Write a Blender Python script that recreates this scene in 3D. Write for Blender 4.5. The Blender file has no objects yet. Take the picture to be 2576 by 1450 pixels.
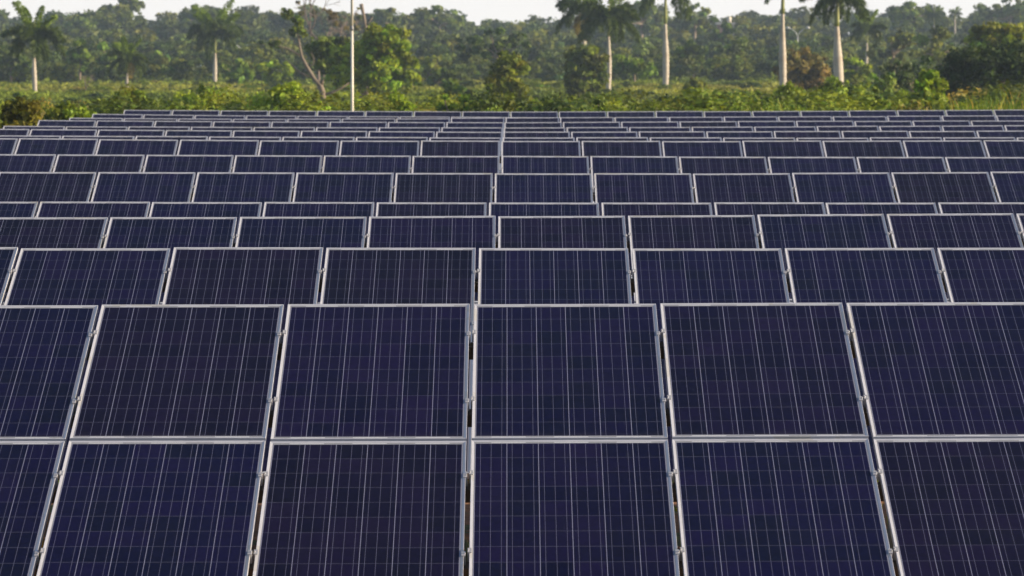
import bpy, math, random
import numpy as np
from mathutils import Vector, Matrix, Euler

S = bpy.context.scene
COL = S.collection
rad = math.radians
# ------------------------------------------------------------------ camera
F, CX, CY, PITCH, EYE = 9500.0, 1288.0, 724.5, rad(3.653), 3.16
cam = bpy.data.objects.new('camera', bpy.data.cameras.new('camera'))
COL.objects.link(cam)
cam.location = (0, 0, EYE)
cam.rotation_euler = (rad(90) - PITCH, 0, 0)
cam.data.sensor_width = 36.0
cam.data.lens = F / 2576.0 * 36.0
cam.data.clip_start = 0.5
cam.data.clip_end = 6000
cam.data.dof.use_dof = True
cam.data.dof.focus_distance = 22.5
cam.data.dof.aperture_fstop = 9.5
S.camera = cam
# ------------------------------------------------------------------ world, sun, exposure
SUN_EL, SUN_AZ = rad(18), rad(95)          # azimuth clockwise from +Y (the view direction)
w = bpy.data.worlds.new('World'); S.world = w; w.use_nodes = True
nt = w.node_tree
sky = nt.nodes.new('ShaderNodeTexSky'); sky.sky_type = 'NISHITA'; sky.sun_disc = False
sky.sun_elevation = SUN_EL; sky.sun_rotation = SUN_AZ
sky.air_density = 1.0; sky.dust_density = 2.5; sky.ozone_density = 1.0
bg = nt.nodes['Background']; bg.inputs['Strength'].default_value = 0.12
# the lowest degrees of the sky are filled with bright milky haze
tcw = nt.nodes.new('ShaderNodeTexCoord'); va = nt.nodes.new('ShaderNodeVectorMath'); va.operation = 'ADD'; va.inputs[1].default_value = (0, 0, 0.07)
nt.links.new(tcw.outputs['Generated'], va.inputs[0]); nt.links.new(va.outputs[0], sky.inputs['Vector'])
sx = nt.nodes.new('ShaderNodeSeparateXYZ'); nt.links.new(tcw.outputs['Generated'], sx.inputs[0])
mr = nt.nodes.new('ShaderNodeMapRange'); mr.interpolation_type = 'SMOOTHSTEP'; nt.links.new(sx.outputs[2], mr.inputs[0])
mr.inputs[1].default_value = 0.0; mr.inputs[2].default_value = 0.11; mr.inputs[3].default_value = 1.0; mr.inputs[4].default_value = 0.0
mxw = nt.nodes.new('ShaderNodeMix'); mxw.data_type = 'RGBA'
nt.links.new(mr.outputs[0], mxw.inputs[0]); nt.links.new(sky.outputs[0], mxw.inputs[6]); mxw.inputs[7].default_value = (6.5, 6.2, 5.9, 1)
nt.links.new(mxw.outputs[2], bg.inputs['Color'])
sun = bpy.data.objects.new('sun', bpy.data.lights.new('sun', 'SUN')); COL.objects.link(sun)
sun.data.energy = 5.0; sun.data.angle = rad(0.6); sun.data.color = (1.0, 0.82, 0.58)
sd = Vector((math.sin(SUN_AZ) * math.cos(SUN_EL), math.cos(SUN_AZ) * math.cos(SUN_EL), math.sin(SUN_EL)))
sun.rotation_euler = sd.to_track_quat('Z', 'Y').to_euler()
sun.location = sd * 50
S.view_settings.view_transform = 'Standard'; S.view_settings.look = 'None'
S.view_settings.exposure = 0.55; S.view_settings.gamma = 1.0
S.view_settings.use_curve_mapping = False
S.render.engine = 'CYCLES'
S.cycles.volume_bounces = 1
S.cycles.max_bounces = 8
S.cycles.transparent_max_bounces = 8

# ------------------------------------------------------------------ helpers
def depth_below(v, Y):
    a = (v - CY) / F
    return Y * (a * math.cos(PITCH) + math.sin(PITCH)) / (math.cos(PITCH) - a * math.sin(PITCH))

def at(u, v, Y):
    """world point of the measured direction (u, v) at the distance Y"""
    H = depth_below(v, Y)
    zc = Y * math.cos(PITCH) + H * math.sin(PITCH)
    return Vector(((u - CX) / F * zc, Y, EYE - H))

def tag(o, label=None, cat=None, group=None, kind=None):
    if label: o['label'] = label
    if cat: o['category'] = cat
    if group: o['group'] = group
    if kind: o['kind'] = kind
    return o

def empty(name, loc, label, cat, group=None, rz=0.0):
    o = bpy.data.objects.new(name, None); COL.objects.link(o)
    o.location = loc; o.rotation_euler = (0, 0, rz); o.empty_display_size = 0.2
    return tag(o, label, cat, group)

def link(name, me, parent=None, loc=(0, 0, 0), rot=(0, 0, 0), color=None):
    o = bpy.data.objects.new(name, me); COL.objects.link(o)
    o.parent = parent; o.location = loc; o.rotation_euler = rot
    if color: o.color = (*color, 1)
    return o

class MB:
    def __init__(s): s.v = []; s.f = []; s.n = 0; s.c = []
    def add(s, verts, faces, col=None):
        verts = np.asarray(verts, dtype=np.float32).reshape(-1, 3)
        s.v.append(verts)
        s.f.extend([[i + s.n for i in f] for f in faces])
        s.c.append(np.tile(np.array(col if col else (1, 1, 1), dtype=np.float32), (len(verts), 1)))
        s.n += len(verts)
    def box(s, x0, x1, y0, y1, z0, z1, col=None):
        s.add([(x0, y0, z0), (x1, y0, z0), (x1, y1, z0), (x0, y1, z0), (x0, y0, z1), (x1, y0, z1), (x1, y1, z1), (x0, y1, z1)],
              [(0, 3, 2, 1), (4, 5, 6, 7), (0, 1, 5, 4), (1, 2, 6, 5), (2, 3, 7, 6), (3, 0, 4, 7)], col)
    def tube(s, pts, rr, n=8, col=None, cap=True):
        pts = [Vector(p) for p in pts]; vs = []; fs = []
        for i, p in enumerate(pts):
            t = (pts[min(i + 1, len(pts) - 1)] - pts[max(i - 1, 0)]).normalized()
            a = t.orthogonal() if i == 0 else (a - a.dot(t) * t)
            a.normalize(); b = t.cross(a)
            for k in range(n):
                an = 2 * math.pi * k / n
                vs.append(p + (a * math.cos(an) + b * math.sin(an)) * rr[i])
        for i in range(len(pts) - 1):
            for k in range(n):
                k2 = (k + 1) % n
                fs.append((i * n + k, i * n + k2, (i + 1) * n + k2, (i + 1) * n + k))
        if cap:
            fs.append(tuple(range(n))[::-1]); fs.append(tuple((len(pts) - 1) * n + k for k in range(n)))
        s.add([tuple(v) for v in vs], fs, col)
    def mesh(s, name, mat, smooth=False):
        me = bpy.data.meshes.new(name)
        V = np.concatenate(s.v) if s.v else np.zeros((0, 3), np.float32)
        me.from_pydata(V.tolist(), [], s.f)
        ca = me.color_attributes.new('col', 'FLOAT_COLOR', 'POINT')
        C = np.concatenate(s.c) if s.c else np.zeros((0, 3), np.float32)
        ca.data.foreach_set('color', np.hstack([C, np.ones((len(C), 1), np.float32)]).ravel())
        if smooth: me.polygons.foreach_set('use_smooth', [True] * len(me.polygons))
        me.materials.append(mat); me.update()
        return me

def quads_mesh(name, V, C, mat):
    """V: (n,4,3) corner positions, C: (n,3) colours -> a mesh of n separate quads (fast)"""
    n = len(V); me = bpy.data.meshes.new(name)
    me.vertices.add(n * 4); me.loops.add(n * 4); me.polygons.add(n)
    me.vertices.foreach_set('co', V.astype(np.float32).ravel())
    me.loops.foreach_set('vertex_index', np.arange(n * 4, dtype=np.int32))
    me.polygons.foreach_set('loop_start', np.arange(0, n * 4, 4, dtype=np.int32))
    me.polygons.foreach_set('loop_total', np.full(n, 4, dtype=np.int32))
    ca = me.color_attributes.new('col', 'FLOAT_COLOR', 'POINT')
    CC = np.ones((n, 4, 4), np.float32); CC[:, :, :3] = C[:, None, :]
    ca.data.foreach_set('color', CC.ravel())
    me.materials.append(mat); me.update(calc_edges=True); me.validate()
    return me

# ------------------------------------------------------------------ materials
class NT:
    def __init__(s, name):
        s.m = bpy.data.materials.new(name); s.m.use_nodes = True; s.t = s.m.node_tree
        s.p = s.t.nodes['Principled BSDF']; s.out = s.t.nodes['Material Output']
    def n(s, kind, **kw):
        nd = s.t.nodes.new(kind)
        for k, v in kw.items(): setattr(nd, k, v)
        return nd
    def L(s, a, b): s.t.links.new(a, b)
    def math(s, op, a, b=None, c=None):
        nd = s.n('ShaderNodeMath', operation=op)
        for i, x in enumerate((a, b, c)):
            if x is None: continue
            if isinstance(x, (int, float)): nd.inputs[i].default_value = x
            else: s.L(x, nd.inputs[i])
        return nd.outputs[0]
    def mix(s, fac, a, b, blend='MIX'):
        nd = s.n('ShaderNodeMix', data_type='RGBA', blend_type=blend)
        for i, x in ((0, fac), (6, a), (7, b)):
            if isinstance(x, (int, float)): nd.inputs[i].default_value = x
            elif isinstance(x, tuple): nd.inputs[i].default_value = (*x, 1)
            else: s.L(x, nd.inputs[i])
        return nd.outputs[2]
    def noise(s, vec, scale, detail=3, dims='3D'):
        nd = s.n('ShaderNodeTexNoise', noise_dimensions=dims)
        nd.inputs['Scale'].default_value = scale; nd.inputs['Detail'].default_value = detail
        if vec is not None: s.L(vec, nd.inputs['Vector'])
        return nd.outputs[0]

def simple(name, col, rough=0.6, metal=0.0, var=0.15, scale=6.0):
    m = NT(name); tc = m.n('ShaderNodeTexCoord')
    nz = m.noise(tc.outputs['Object'], scale, 4)
    f = m.math('MULTIPLY_ADD', nz, 2 * var, 1 - var)
    c = m.mix(1.0, col, (1, 1, 1), 'MULTIPLY')
    cc = m.n('ShaderNodeVectorMath', operation='SCALE'); m.L(c, cc.inputs[0]); m.L(f, cc.inputs['Scale'])
    m.L(cc.outputs[0], m.p.inputs['Base Color'])
    m.p.inputs['Roughness'].default_value = rough; m.p.inputs['Metallic'].default_value = metal
    return m.m

def foliage_mat(name, trans=0.27):
    m = NT(name)
    at_ = m.n('ShaderNodeAttribute', attribute_name='col'); oi = m.n('ShaderNodeObjectInfo')
    c = m.mix(1.0, at_.outputs['Color'], oi.outputs['Color'], 'MULTIPLY')
    c = m.mix(1.0, c, (1.85, 1.95, 0.75), 'MULTIPLY')
    m.L(c, m.p.inputs['Base Color']); m.p.inputs['Roughness'].default_value = 0.6
    m.p.inputs['Specular IOR Level'].default_value = 0.25
    tr = m.n('ShaderNodeBsdfTranslucent')
    m.L(m.mix(1.0, c, (1.3, 1.25, 0.6), 'MULTIPLY'), tr.inputs['Color'])
    mx = m.n('ShaderNodeMixShader'); mx.inputs[0].default_value = trans
    m.L(m.p.outputs[0], mx.inputs[1]); m.L(tr.outputs[0], mx.inputs[2]); m.L(mx.outputs[0], m.out.inputs['Surface'])
    return m.m

M_LEAF = foliage_mat('leaves')
M_BARK = simple('bark', (0.23, 0.18, 0.13), 0.85, 0, 0.35, 5)
M_PALE = simple('pale_bark', (0.19, 0.15, 0.115), 0.85, 0, 0.3, 4)

def palm_bark():
    m = NT('palm_bark'); tc = m.n('ShaderNodeTexCoord')
    mp = m.n('ShaderNodeMapping'); mp.inputs['Scale'].default_value = (1.2, 1.2, 5.0)
    m.L(tc.outputs['Object'], mp.inputs[0])
    nz = m.noise(mp.outputs[0], 1.3, 5)
    nz2 = m.noise(tc.outputs['Object'], 0.7, 3)
    c = m.mix(nz, (0.34, 0.29, 0.235), (0.56, 0.51, 0.44))
    c = m.mix(m.math('MULTIPLY', m.math('GREATER_THAN', nz2, 0.56), 0.35), c, (0.33, 0.25, 0.18))
    m.L(c, m.p.inputs['Base Color']); m.p.inputs['Roughness'].default_value = 0.8
    return m.m
M_PALM = palm_bark()
M_SHAFT = simple('crownshaft_green', (0.22, 0.24, 0.06), 0.5, 0, 0.15, 2)

def solar_mat():
    m = NT('solar_cells'); tc = m.n('ShaderNodeTexCoord'); sp = m.n('ShaderNodeSeparateXYZ')
    m.L(tc.outputs['Object'], sp.inputs[0]); x, y = sp.outputs[0], sp.outputs[1]
    pitch = 0.1585
    u = m.math('DIVIDE', m.math('ADD', x, 3 * pitch), pitch)           # 0..6
    v = m.math('DIVIDE', m.math('ADD', y, 5 * pitch), pitch)  # 0..10
    def dist(q, per):                                                   # metres to the nearest integer line
        fr = m.math('FRACT', m.math('ADD', q, 0.5))
        return m.math('MULTIPLY', m.math('ABSOLUTE', m.math('SUBTRACT', fr, 0.5)), per)
    du, dv = dist(u, pitch), dist(v, pitch)
    gap_u = m.math('LESS_THAN', du, 0.0017)
    gap_v = m.math('LESS_THAN', dv, 0.0017)
    bus = m.math('LESS_THAN', dist(m.math('SUBTRACT', m.math('MULTIPLY', u, 3.0), 0.5), pitch / 3), 0.0009)
    inside = m.math('MULTIPLY',
                    m.math('MULTIPLY', m.math('GREATER_THAN', u, -0.012), m.math('LESS_THAN', u, 6.012)),
                    m.math('MULTIPLY', m.math('GREATER_THAN', v, -0.012), m.math('LESS_THAN', v, 10.012)))
    cu, cv = m.math('FLOOR', u), m.math('FLOOR', v)
    oi = m.n('ShaderNodeObjectInfo')
    cb = m.n('ShaderNodeCombineXYZ'); m.L(cu, cb.inputs[0]); m.L(cv, cb.inputs[1])
    m.L(m.math('MULTIPLY', oi.outputs['Random'], 57.0), cb.inputs[2])
    wn = m.n('ShaderNodeTexWhiteNoise', noise_dimensions='3D'); m.L(cb.outputs[0], wn.inputs['Vector'])
    # crystal grains
    off = m.n('ShaderNodeVectorMath', operation='ADD'); m.L(tc.outputs['Object'], off.inputs[0]); m.L(cb.outputs[0], off.inputs[1])
    vo = m.n('ShaderNodeTexVoronoi'); vo.inputs['Scale'].default_value = 38; m.L(off.outputs[0], vo.inputs['Vector'])
    grain = m.n('ShaderNodeSeparateColor'); m.L(vo.outputs['Color'], grain.inputs[0])
    # panel tone: most panels navy, some violet-brown
    rnd = oi.outputs['Random']
    cr = m.n('ShaderNodeValToRGB'); m.L(rnd, cr.inputs[0])
    els = cr.color_ramp.elements; cr.color_ramp.interpolation = 'LINEAR'
    els[0].position = 0.0; els[0].color = (0.0036, 0.0037, 0.0310, 1)
    els[1].position = 1.0; els[1].color = (0.0042, 0.0034, 0.0215, 1)
    e = els.new(0.35); e.color = (0.0026, 0.0028, 0.0260, 1)
    e = els.new(0.60); e.color = (0.0042, 0.0030, 0.0270, 1)
    e = els.new(0.82); e.color = (0.0046, 0.0031, 0.0195, 1)
    hs = m.n('ShaderNodeHueSaturation'); m.L(cr.outputs[0], hs.inputs['Color'])
    m.L(m.math('MULTIPLY_ADD', wn.outputs[0], 0.022, 0.490), hs.inputs['Hue'])
    m.L(m.math('ADD', m.math('MULTIPLY_ADD', wn.outputs[0], 0.50, 0.55), m.math('MULTIPLY', grain.outputs[0], 0.34)), hs.inputs['Value'])
    cell = hs.outputs[0]
    # faint large cloudiness of dust
    dust = m.noise(tc.outputs['Object'], 2.4, 4)
    cell = m.mix(m.math('MULTIPLY', m.math('SUBTRACT', dust, 0.25), 0.03), cell, (0.22, 0.20, 0.22))
    spk = m.n('ShaderNodeTexVoronoi'); spk.inputs['Scale'].default_value = 3.2; m.L(off.outputs[0], spk.inputs['Vector'])
    spc = m.n('ShaderNodeSeparateColor'); m.L(spk.outputs['Color'], spc.inputs[0])
    cell = m.mix(m.math('MULTIPLY', m.math('LESS_THAN', spk.outputs['Distance'], 0.012), m.math('GREATER_THAN', spc.outputs[0], 0.8)), cell, (0.25, 0.25, 0.24))
    edge = m.math('MULTIPLY', m.math('MULTIPLY', m.math('LESS_THAN', y, -0.74), m.math('MULTIPLY', m.math('SUBTRACT', -0.74, y), 14.0)), m.math('MULTIPLY', dust, 0.12))
    cell = m.mix(edge, cell, (0.22, 0.19, 0.16))
    col = m.mix(bus, cell, (0.125, 0.13, 0.20))
    col = m.mix(gap_v, col, (0.080, 0.083, 0.125))
    col = m.mix(gap_u, col, (0.20, 0.21, 0.30))
    # white backsheet round the cells, brighter where the string ribbons cross it
    rib = m.math('LESS_THAN', m.math('ABSOLUTE', m.math('SUBTRACT', m.math('ABSOLUTE', y), 0.805)), 0.004)
    segr = m.math('GREATER_THAN', m.math('FRACT', m.math('MULTIPLY_ADD', u, 0.5, 0.2)), 0.45)
    margin = m.mix(m.math('MULTIPLY', rib, segr), (0.26, 0.27, 0.31), (0.52, 0.54, 0.60))
    col = m.mix(inside, margin, col)
    m.L(col, m.p.inputs['Base Color'])
    m.p.inputs['Roughness'].default_value = 0.32
    m.p.inputs['IOR'].default_value = 1.42; m.p.inputs['Specular IOR Level'].default_value = 0.10
    return m.m
M_SOLAR = solar_mat()
M_BACK = simple('panel_backsheet', (0.6, 0.6, 0.6), 0.6)

def frame_mat():
    m = NT('anodised_frame'); tc = m.n('ShaderNodeTexCoord'); geo = m.n('ShaderNodeNewGeometry')
    n1 = m.noise(geo.outputs['Position'], 1.7, 4)
    n2 = m.noise(geo.outputs['Position'], 9.0, 5)
    c = m.mix(n2, (0.45, 0.46, 0.52), (0.58, 0.59, 0.66))
    st = m.math('MULTIPLY', m.math('GREATER_THAN', n1, 0.60), m.math('MULTIPLY', n2, 0.6))
    c = m.mix(st, c, (0.42, 0.38, 0.27))
    m.L(c, m.p.inputs['Base Color']); m.p.inputs['Roughness'].default_value = 0.40
    m.p.inputs['Metallic'].default_value = 0.2
    return m.m
M_FRAME = frame_mat()
M_CLAMP = simple('clamp_aluminium', (0.44, 0.44, 0.47), 0.4, 0.3, 0.06)
M_RAIL = simple('soil_bounce_brown_steel', (0.13, 0.095, 0.07), 0.75, 0.1, 0.4, 9)  # brown base colour stands in for light bounced off the soil
M_GALV = simple('galvanised_steel', (0.30, 0.30, 0.31), 0.55, 0.4, 0.2, 5)

def ground_mat():
    m = NT('soil_and_grass'); geo = m.n('ShaderNodeNewGeometry')
    P = geo.outputs['Position']; sp = m.n('ShaderNodeSeparateXYZ'); m.L(P, sp.inputs[0])
    n1 = m.noise(P, 0.9, 6); n2 = m.noise(P, 0.05, 5); n3 = m.noise(P, 14, 5)
    soil = m.mix(n3, (0.09, 0.038, 0.018), (0.34, 0.16, 0.075))
    grass = m.mix(n3, (0.045, 0.06, 0.016), (0.14, 0.15, 0.05))
    straw = m.mix(n2, (0.10, 0.115, 0.035), (0.25, 0.22, 0.09))
    near = m.mix(m.math('GREATER_THAN', n1, 0.54), soil, grass)
    far = m.mix(n1, grass, straw)
    f = m.n('ShaderNodeMapRange'); m.L(sp.outputs[1], f.inputs[0]); f.inputs[1].default_value = 80; f.inputs[2].default_value = 86
    m.L(m.mix(f.outputs[0], near, far), m.p.inputs['Base Color'])
    m.p.inputs['Roughness'].default_value = 0.95
    b = m.n('ShaderNodeBump'); b.inputs['Strength'].default_value = 0.6; b.inputs['Distance'].default_value = 0.05
    m.L(n3, b.inputs['Height']); m.L(b.outputs[0], m.p.inputs['Normal'])
    return m.m
M_GROUND = ground_mat()

# ------------------------------------------------------------------ the rows: measured crests (u, v) of each row's top edge
PW, PH, PP, VG = 0.992, 1.650, 1.0165, 0.026       # panel width, height, column pitch, gap between upper and lower panel
TILT = rad(20.3)
Y0, DY = 20.574, 4.538
k_ = 1.0 / 1.3587
PROFILE = [
    [(0, 1043.5), (1200, 1042), (2350, 1038), (3500, 1033.5)],
    [(0, 847), (1200, 847.5), (2350, 849), (3500, 847)],
    [(0, 743), (1200, 742.5), (1750, 738.6), (2350, 736), (3500, 730)],
    [(0, 689), (1200, 691), (2350, 693), (3500, 693)],
    [(0, 588), (1200, 591), (2350, 593), (3500, 588)],
    [(0, 527.6), (1200, 532), (1700, 533), (2350, 536), (3500, 536.8)],
    [(0, 472.4), (900, 479.4), (1750, 482), (2600, 481.5), (3500, 478.7)],
    [(0, 463), (900, 467.5), (1750, 470), (2600, 470), (3500, 469)],
    [(0, 441), (900, 446.5), (1750, 450.7), (2600, 449), (3500, 447)],
    [(7, 430.5), (900, 435), (1750, 436), (2600, 433), (3500, 428)],
    [(129, 410.6), (900, 415.8), (1750, 418.6), (2600, 414.5), (3500, 411.6)],
    [(241, 403.5), (900, 406.5), (1400, 405), (1750, 402.5), (2100, 400.5), (2600, 398.5), (3500, 395)],
    [(321, 389.6), (900, 395.5), (1400, 398.5), (1750, 400.5), (2100, 402.5), (2600, 402.5), (3500, 400)],
    [(433, 376.5), (900, 379), (1750, 382), (2600, 380), (3500, 375)]]
PHASE = [-.214, -.226, -.114, -.216, -.185, -.13, -.144, -.136, -.135, -.139, -.136, -.128, -.2, -.04]
RY, RP = [], []
for i, pr in enumerate(PROFILE):
    Y = Y0 + DY * i; RY.append(Y)
    pts = [at(u * k_, v * k_, Y) for u, v in pr]
    RP.append(([p.x for p in pts], [p.z for p in pts]))
def top_z(i, X):
    xs, zs = RP[i]
    if X < xs[0]:
        return zs[0] + (X - xs[0]) * (zs[1] - zs[0]) / (xs[1] - xs[0]) * (1 if X - xs[0] > -2 else 0)
    return float(np.interp(X, xs, zs))
CLEAR = 1.78
XG = np.linspace(-16, 16, 65)
RG = np.array([[top_z(i, x) - CLEAR for x in XG] for i in range(14)])
RG[11:13] = (RG[11] + RG[12]) / 2
def ground_z(X, Y):
    X = np.asarray(X, float); Y = np.asarray(Y, float)
    fi = np.clip((Y + 1.6 - Y0) / DY, 0, 12.999); i = fi.astype(int); t = fi - i
    xf = np.clip((X + 16) / 0.5, 0, 63.999); j = xf.astype(int); s = xf - j
    g = (RG[i, j] * (1 - s) + RG[i, j + 1] * s) * (1 - t) + (RG[i + 1, j] * (1 - s) + RG[i + 1, j + 1] * s) * t
    b = np.clip((Y - 80) / 88, 0, 1); b = b * b * (3 - 2 * b)
    far = EYE - 4.2 + 0.12 * np.sin(X * 0.05 + 1) * np.sin(Y * 0.021) + np.clip((Y - 650) / 400, 0, 2) * 2.0
    return g * (1 - b) + far * b

# ground sheet
gx = np.unique(np.concatenate([np.linspace(-1400, -40, 18), np.linspace(-36, 36, 73), np.linspace(40, 1400, 18)]))
gy = np.unique(np.concatenate([np.linspace(-120, 8, 6), np.linspace(10, 90, 81), np.linspace(95, 300, 36), np.linspace(320, 1500, 40)]))
GX, GY = np.meshgrid(gx, gy); GZ = ground_z(GX, GY)
nx, ny = len(gx), len(gy)
g = MB(); idx = np.arange(nx * ny).reshape(ny, nx)
g.add(np.stack([GX, GY, GZ], -1).reshape(-1, 3), np.stack([idx[:-1, :-1], idx[:-1, 1:], idx[1:, 1:], idx[1:, :-1]], -1).reshape(-1, 4).tolist())
tag(link('ground', g.mesh('ground', M_GROUND, True)), kind='structure')

# ------------------------------------------------------------------ panel meshes (origin at the panel centre, y up the slope)
def laminate_mesh():
    me = bpy.data.meshes.new('solar_panel')
    hx, hy = PW / 2 - 0.004, PH / 2 - 0.004
    zt, zb = -0.003, -0.009
    me.from_pydata([(-hx, -hy, zt), (hx, -hy, zt), (hx, hy, zt), (-hx, hy, zt), (-hx, -hy, zb), (hx, -hy, zb), (hx, hy, zb), (-hx, hy, zb)],
                   [], [(0, 1, 2, 3), (7, 6, 5, 4), (0, 4, 5, 1), (1, 5, 6, 2), (2, 6, 7, 3), (3, 7, 4, 0)])
    me.materials.append(M_SOLAR); me.materials.append(M_BACK)
    for p in me.polygons[1:]: p.material_index = 1
    return me
def frame_mesh():
    def ring(hx, hy, z): return [(-hx, -hy, z), (hx, -hy, z), (hx, hy, z), (-hx, hy, z)]
    HX, HY = PW / 2, PH / 2
    # section: outer wall bottom, outer wall top, chamfer, lip, inner edge, inner under-lip
    sec = [(0, -0.038), (0, 0.0003), (0.0012, 0.0012), (0.0135, -0.0022), (0.0140, -0.0028)]
    vs, fs = [], []
    for ins, z in sec: vs += ring(HX - ins, HY - ins, z)
    for a in range(len(sec) - 1):
        for k in range(4):
            k2 = (k + 1) % 4
            fs.append((a * 4 + k, a * 4 + k2, (a + 1) * 4 + k2, (a + 1) * 4 + k))
    b = len(vs)                                          # inner skirt, below the laminate
    vs += ring(HX - 0.0025, HY - 0.0025, -0.0093) + ring(HX - 0.0025, HY - 0.0025, -0.038) + ring(HX - 0.026, HY - 0.026, -0.038)
    for a in range(2):
        for k in range(4):
            k2 = (k + 1) % 4
            fs.append((b + a * 4 + k, b + (a + 1) * 4 + k, b + (a + 1) * 4 + k2, b + a * 4 + k2))
    for k in range(4):
        k2 = (k + 1) % 4
        fs.append((k, b + 4 + k, b + 4 + k2, k2))
    m = MB(); m.add(vs, fs)
    return m.mesh('frame', M_FRAME)
def clamp_mesh():
    m = MB()
    m.box(-0.011, 0.0085, -0.022, 0.022, 0.0005, 0.0055)
    m.box(0.0005, 0.0085, -0.020, 0.020, -0.047, 0.0005)
    m.tube([(0.0045, 0, 0.0055), (0.0045, 0, 0.010)], [0.0045, 0.004], 6)
    return m.mesh('clamp', M_CLAMP)
ME_LAM, ME_FR, ME_CL = laminate_mesh(), frame_mesh(), clamp_mesh()
ORD = ['front', 'second', 'third', 'fourth', 'fifth', 'sixth', 'seventh', 'eighth', 'ninth', 'tenth', 'eleventh', 'twelfth', 'thirteenth', 'fourteenth']
ROWLAB = [
    'frontmost row of solar panels, two panels high, cut by the bottom edge of the photo',
    'second row of blue solar panels, directly behind the frontmost row',
    'third row of solar panels, stepping up slightly towards the right',
    'fourth row of solar panels, only a low strip showing above the third',
    'fifth row of solar panels, a taller band above the low fourth strip',
    'sixth row of solar panels from the front, between the fifth and seventh',
    'seventh row of solar panels from the front, last tall band before the thin strips',
    'eighth row of solar panels, the thinnest strip just above the seventh row',
    'ninth row of solar panels from the front, above the very thin eighth strip',
    'tenth row of solar panels, whose left end shows at the photo\'s left edge',
    'eleventh row of solar panels, with its left end beside the dark green bush',
    'twelfth row of solar panels from the front, third row from the back',
    'thirteenth row of solar panels, second from the back, sinking from sight towards the right',
    'rearmost row of solar panels, its top edge against the green scrub']
rng = random.Random(5)
for i in range(14):
    Y = RY[i]
    ulim = (2576 / 2) / F * Y
    k0 = max(-8, math.floor(-ulim / PP - PHASE[i]) - 4)
    k1 = min(14, math.ceil(ulim / PP - PHASE[i]) + 4)
    xa, xb = (PHASE[i] + k0) * PP, (PHASE[i] + k1) * PP
    gz0 = float(ground_z(0, Y - 1.5))
    root = empty('solar_panel_row', (0, Y - 1.6, gz0), ROWLAB[i], 'solar array', 'rows of solar panels on the racks')
    ex = np.array([0, math.cos(TILT), math.sin(TILT)])
    def slope_pt(x, s, off=0.0):                        # s: distance down the slope from the top edge, off: along the normal
        z = top_z(i, x)
        return Vector((x, Y - s * math.cos(TILT) + off * -math.sin(TILT), z - s * math.sin(TILT) + off * math.cos(TILT))) - root.location
    for k in range(k0, k1):
        xc = (PHASE[i] + k + 0.5) * PP
        roll = -math.atan2(top_z(i, xc + 0.5) - top_z(i, xc - 0.5), 1.0)
        for r in (0, 1):
            dz = rng.gauss(0, 0.0016); dt = rng.gauss(0, 0.0018)
            s = (PH / 2) if r == 0 else (PH * 1.5 + VG)
            p = slope_pt(xc + rng.gauss(0, 0.0012), s, dz)
            pan = link('solar_panel', ME_LAM, root, p, (TILT + dt, roll, 0))
            link('frame', ME_FR, pan)
            if i == 0: st = [(0.23, 1), (0.73, 1)]
            elif i < 6 and r == 0: st = [(0.235, 1)] if i > 1 else [(0.235, 1), (0.73, 1)]
            else: st = []
            for fr_, _ in st:
                for sx in (-1, 1):
                    link('clamp', ME_CL, pan, (sx * PW / 2, PH / 2 - PH * fr_ + (0.012 if sx < 0 else -0.012), 0), (0, 0, 0 if sx > 0 else math.pi))
    # rack: purlins along the row, slope beams and posts
    for s in (0.23 * PH + 0.02, 0.73 * PH + 0.02, PH + VG + 0.23 * PH + 0.02, PH + VG + 0.73 * PH + 0.02):
        m = MB(); n = k1 - k0; vs = []; fs = []
        for q in range(n + 1):
            x = xa + (xb - xa) * q / n
            for (ds, of) in ((-0.02, -0.052), (0.045, -0.052), (0.045, -0.125), (-0.02, -0.125)):
                vs.append(tuple(slope_pt(x, s + ds, of)))
        for q in range(n):
            for c in range(4):
                c2 = (c + 1) % 4
                fs.append((q * 4 + c, q * 4 + c2, (q + 1) * 4 + c2, (q + 1) * 4 + c))
        fs += [(0, 1, 2, 3), tuple(n * 4 + c for c in (3, 2, 1, 0))]
        m.add(vs, fs); link('purlin', m.mesh('purlin', M_RAIL), root)
    if i < 3 or True:
        for q in range(k0 + 1, k1, 3):
            x = (PHASE[i] + q + 0.5) * PP
            m = MB(); vs = [tuple(slope_pt(x + dx, s, of)) for s in (0.25, 3.1) for dx, of in ((-.04, -.127), (.04, -.127), (.04, -.22), (-.04, -.22))]
            m.add(vs, [(0, 1, 2, 3), (7, 6, 5, 4), (0, 4, 5, 1), (1, 5, 6, 2), (2, 6, 7, 3), (3, 7, 4, 0)])
            link('rafter', m.mesh('rafter', M_GALV), root)
            for s in (0.75, 2.65):
                p = slope_pt(x, s, -0.2); gzz = float(ground_z(x, Y - s)) - root.location.z
                m = MB(); m.tube([(p.x, p.y, gzz - 0.1), (p.x, p.y, p.z)], [0.04, 0.04], 8)
                link('post', m.mesh('post', M_GALV), root)

# ------------------------------------------------------------------ foliage generators
def rot_quads(cent, nrm, size, rs, aspect=1.6):
    n = len(cent)
    r = rs.normal(size=(n, 3)); t = np.cross(nrm, r); t /= np.linalg.norm(t, axis=1)[:, None] + 1e-9
    b = np.cross(nrm, t); b /= np.linalg.norm(b, axis=1)[:, None] + 1e-9
    sa = size[:, None] * 0.5 * math.sqrt(aspect); sb = size[:, None] * 0.5 / math.sqrt(aspect)
    c = cent
    return np.stack([c - t * sa, c - b * sb, c + t * sa, c + b * sb], 1)

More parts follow.
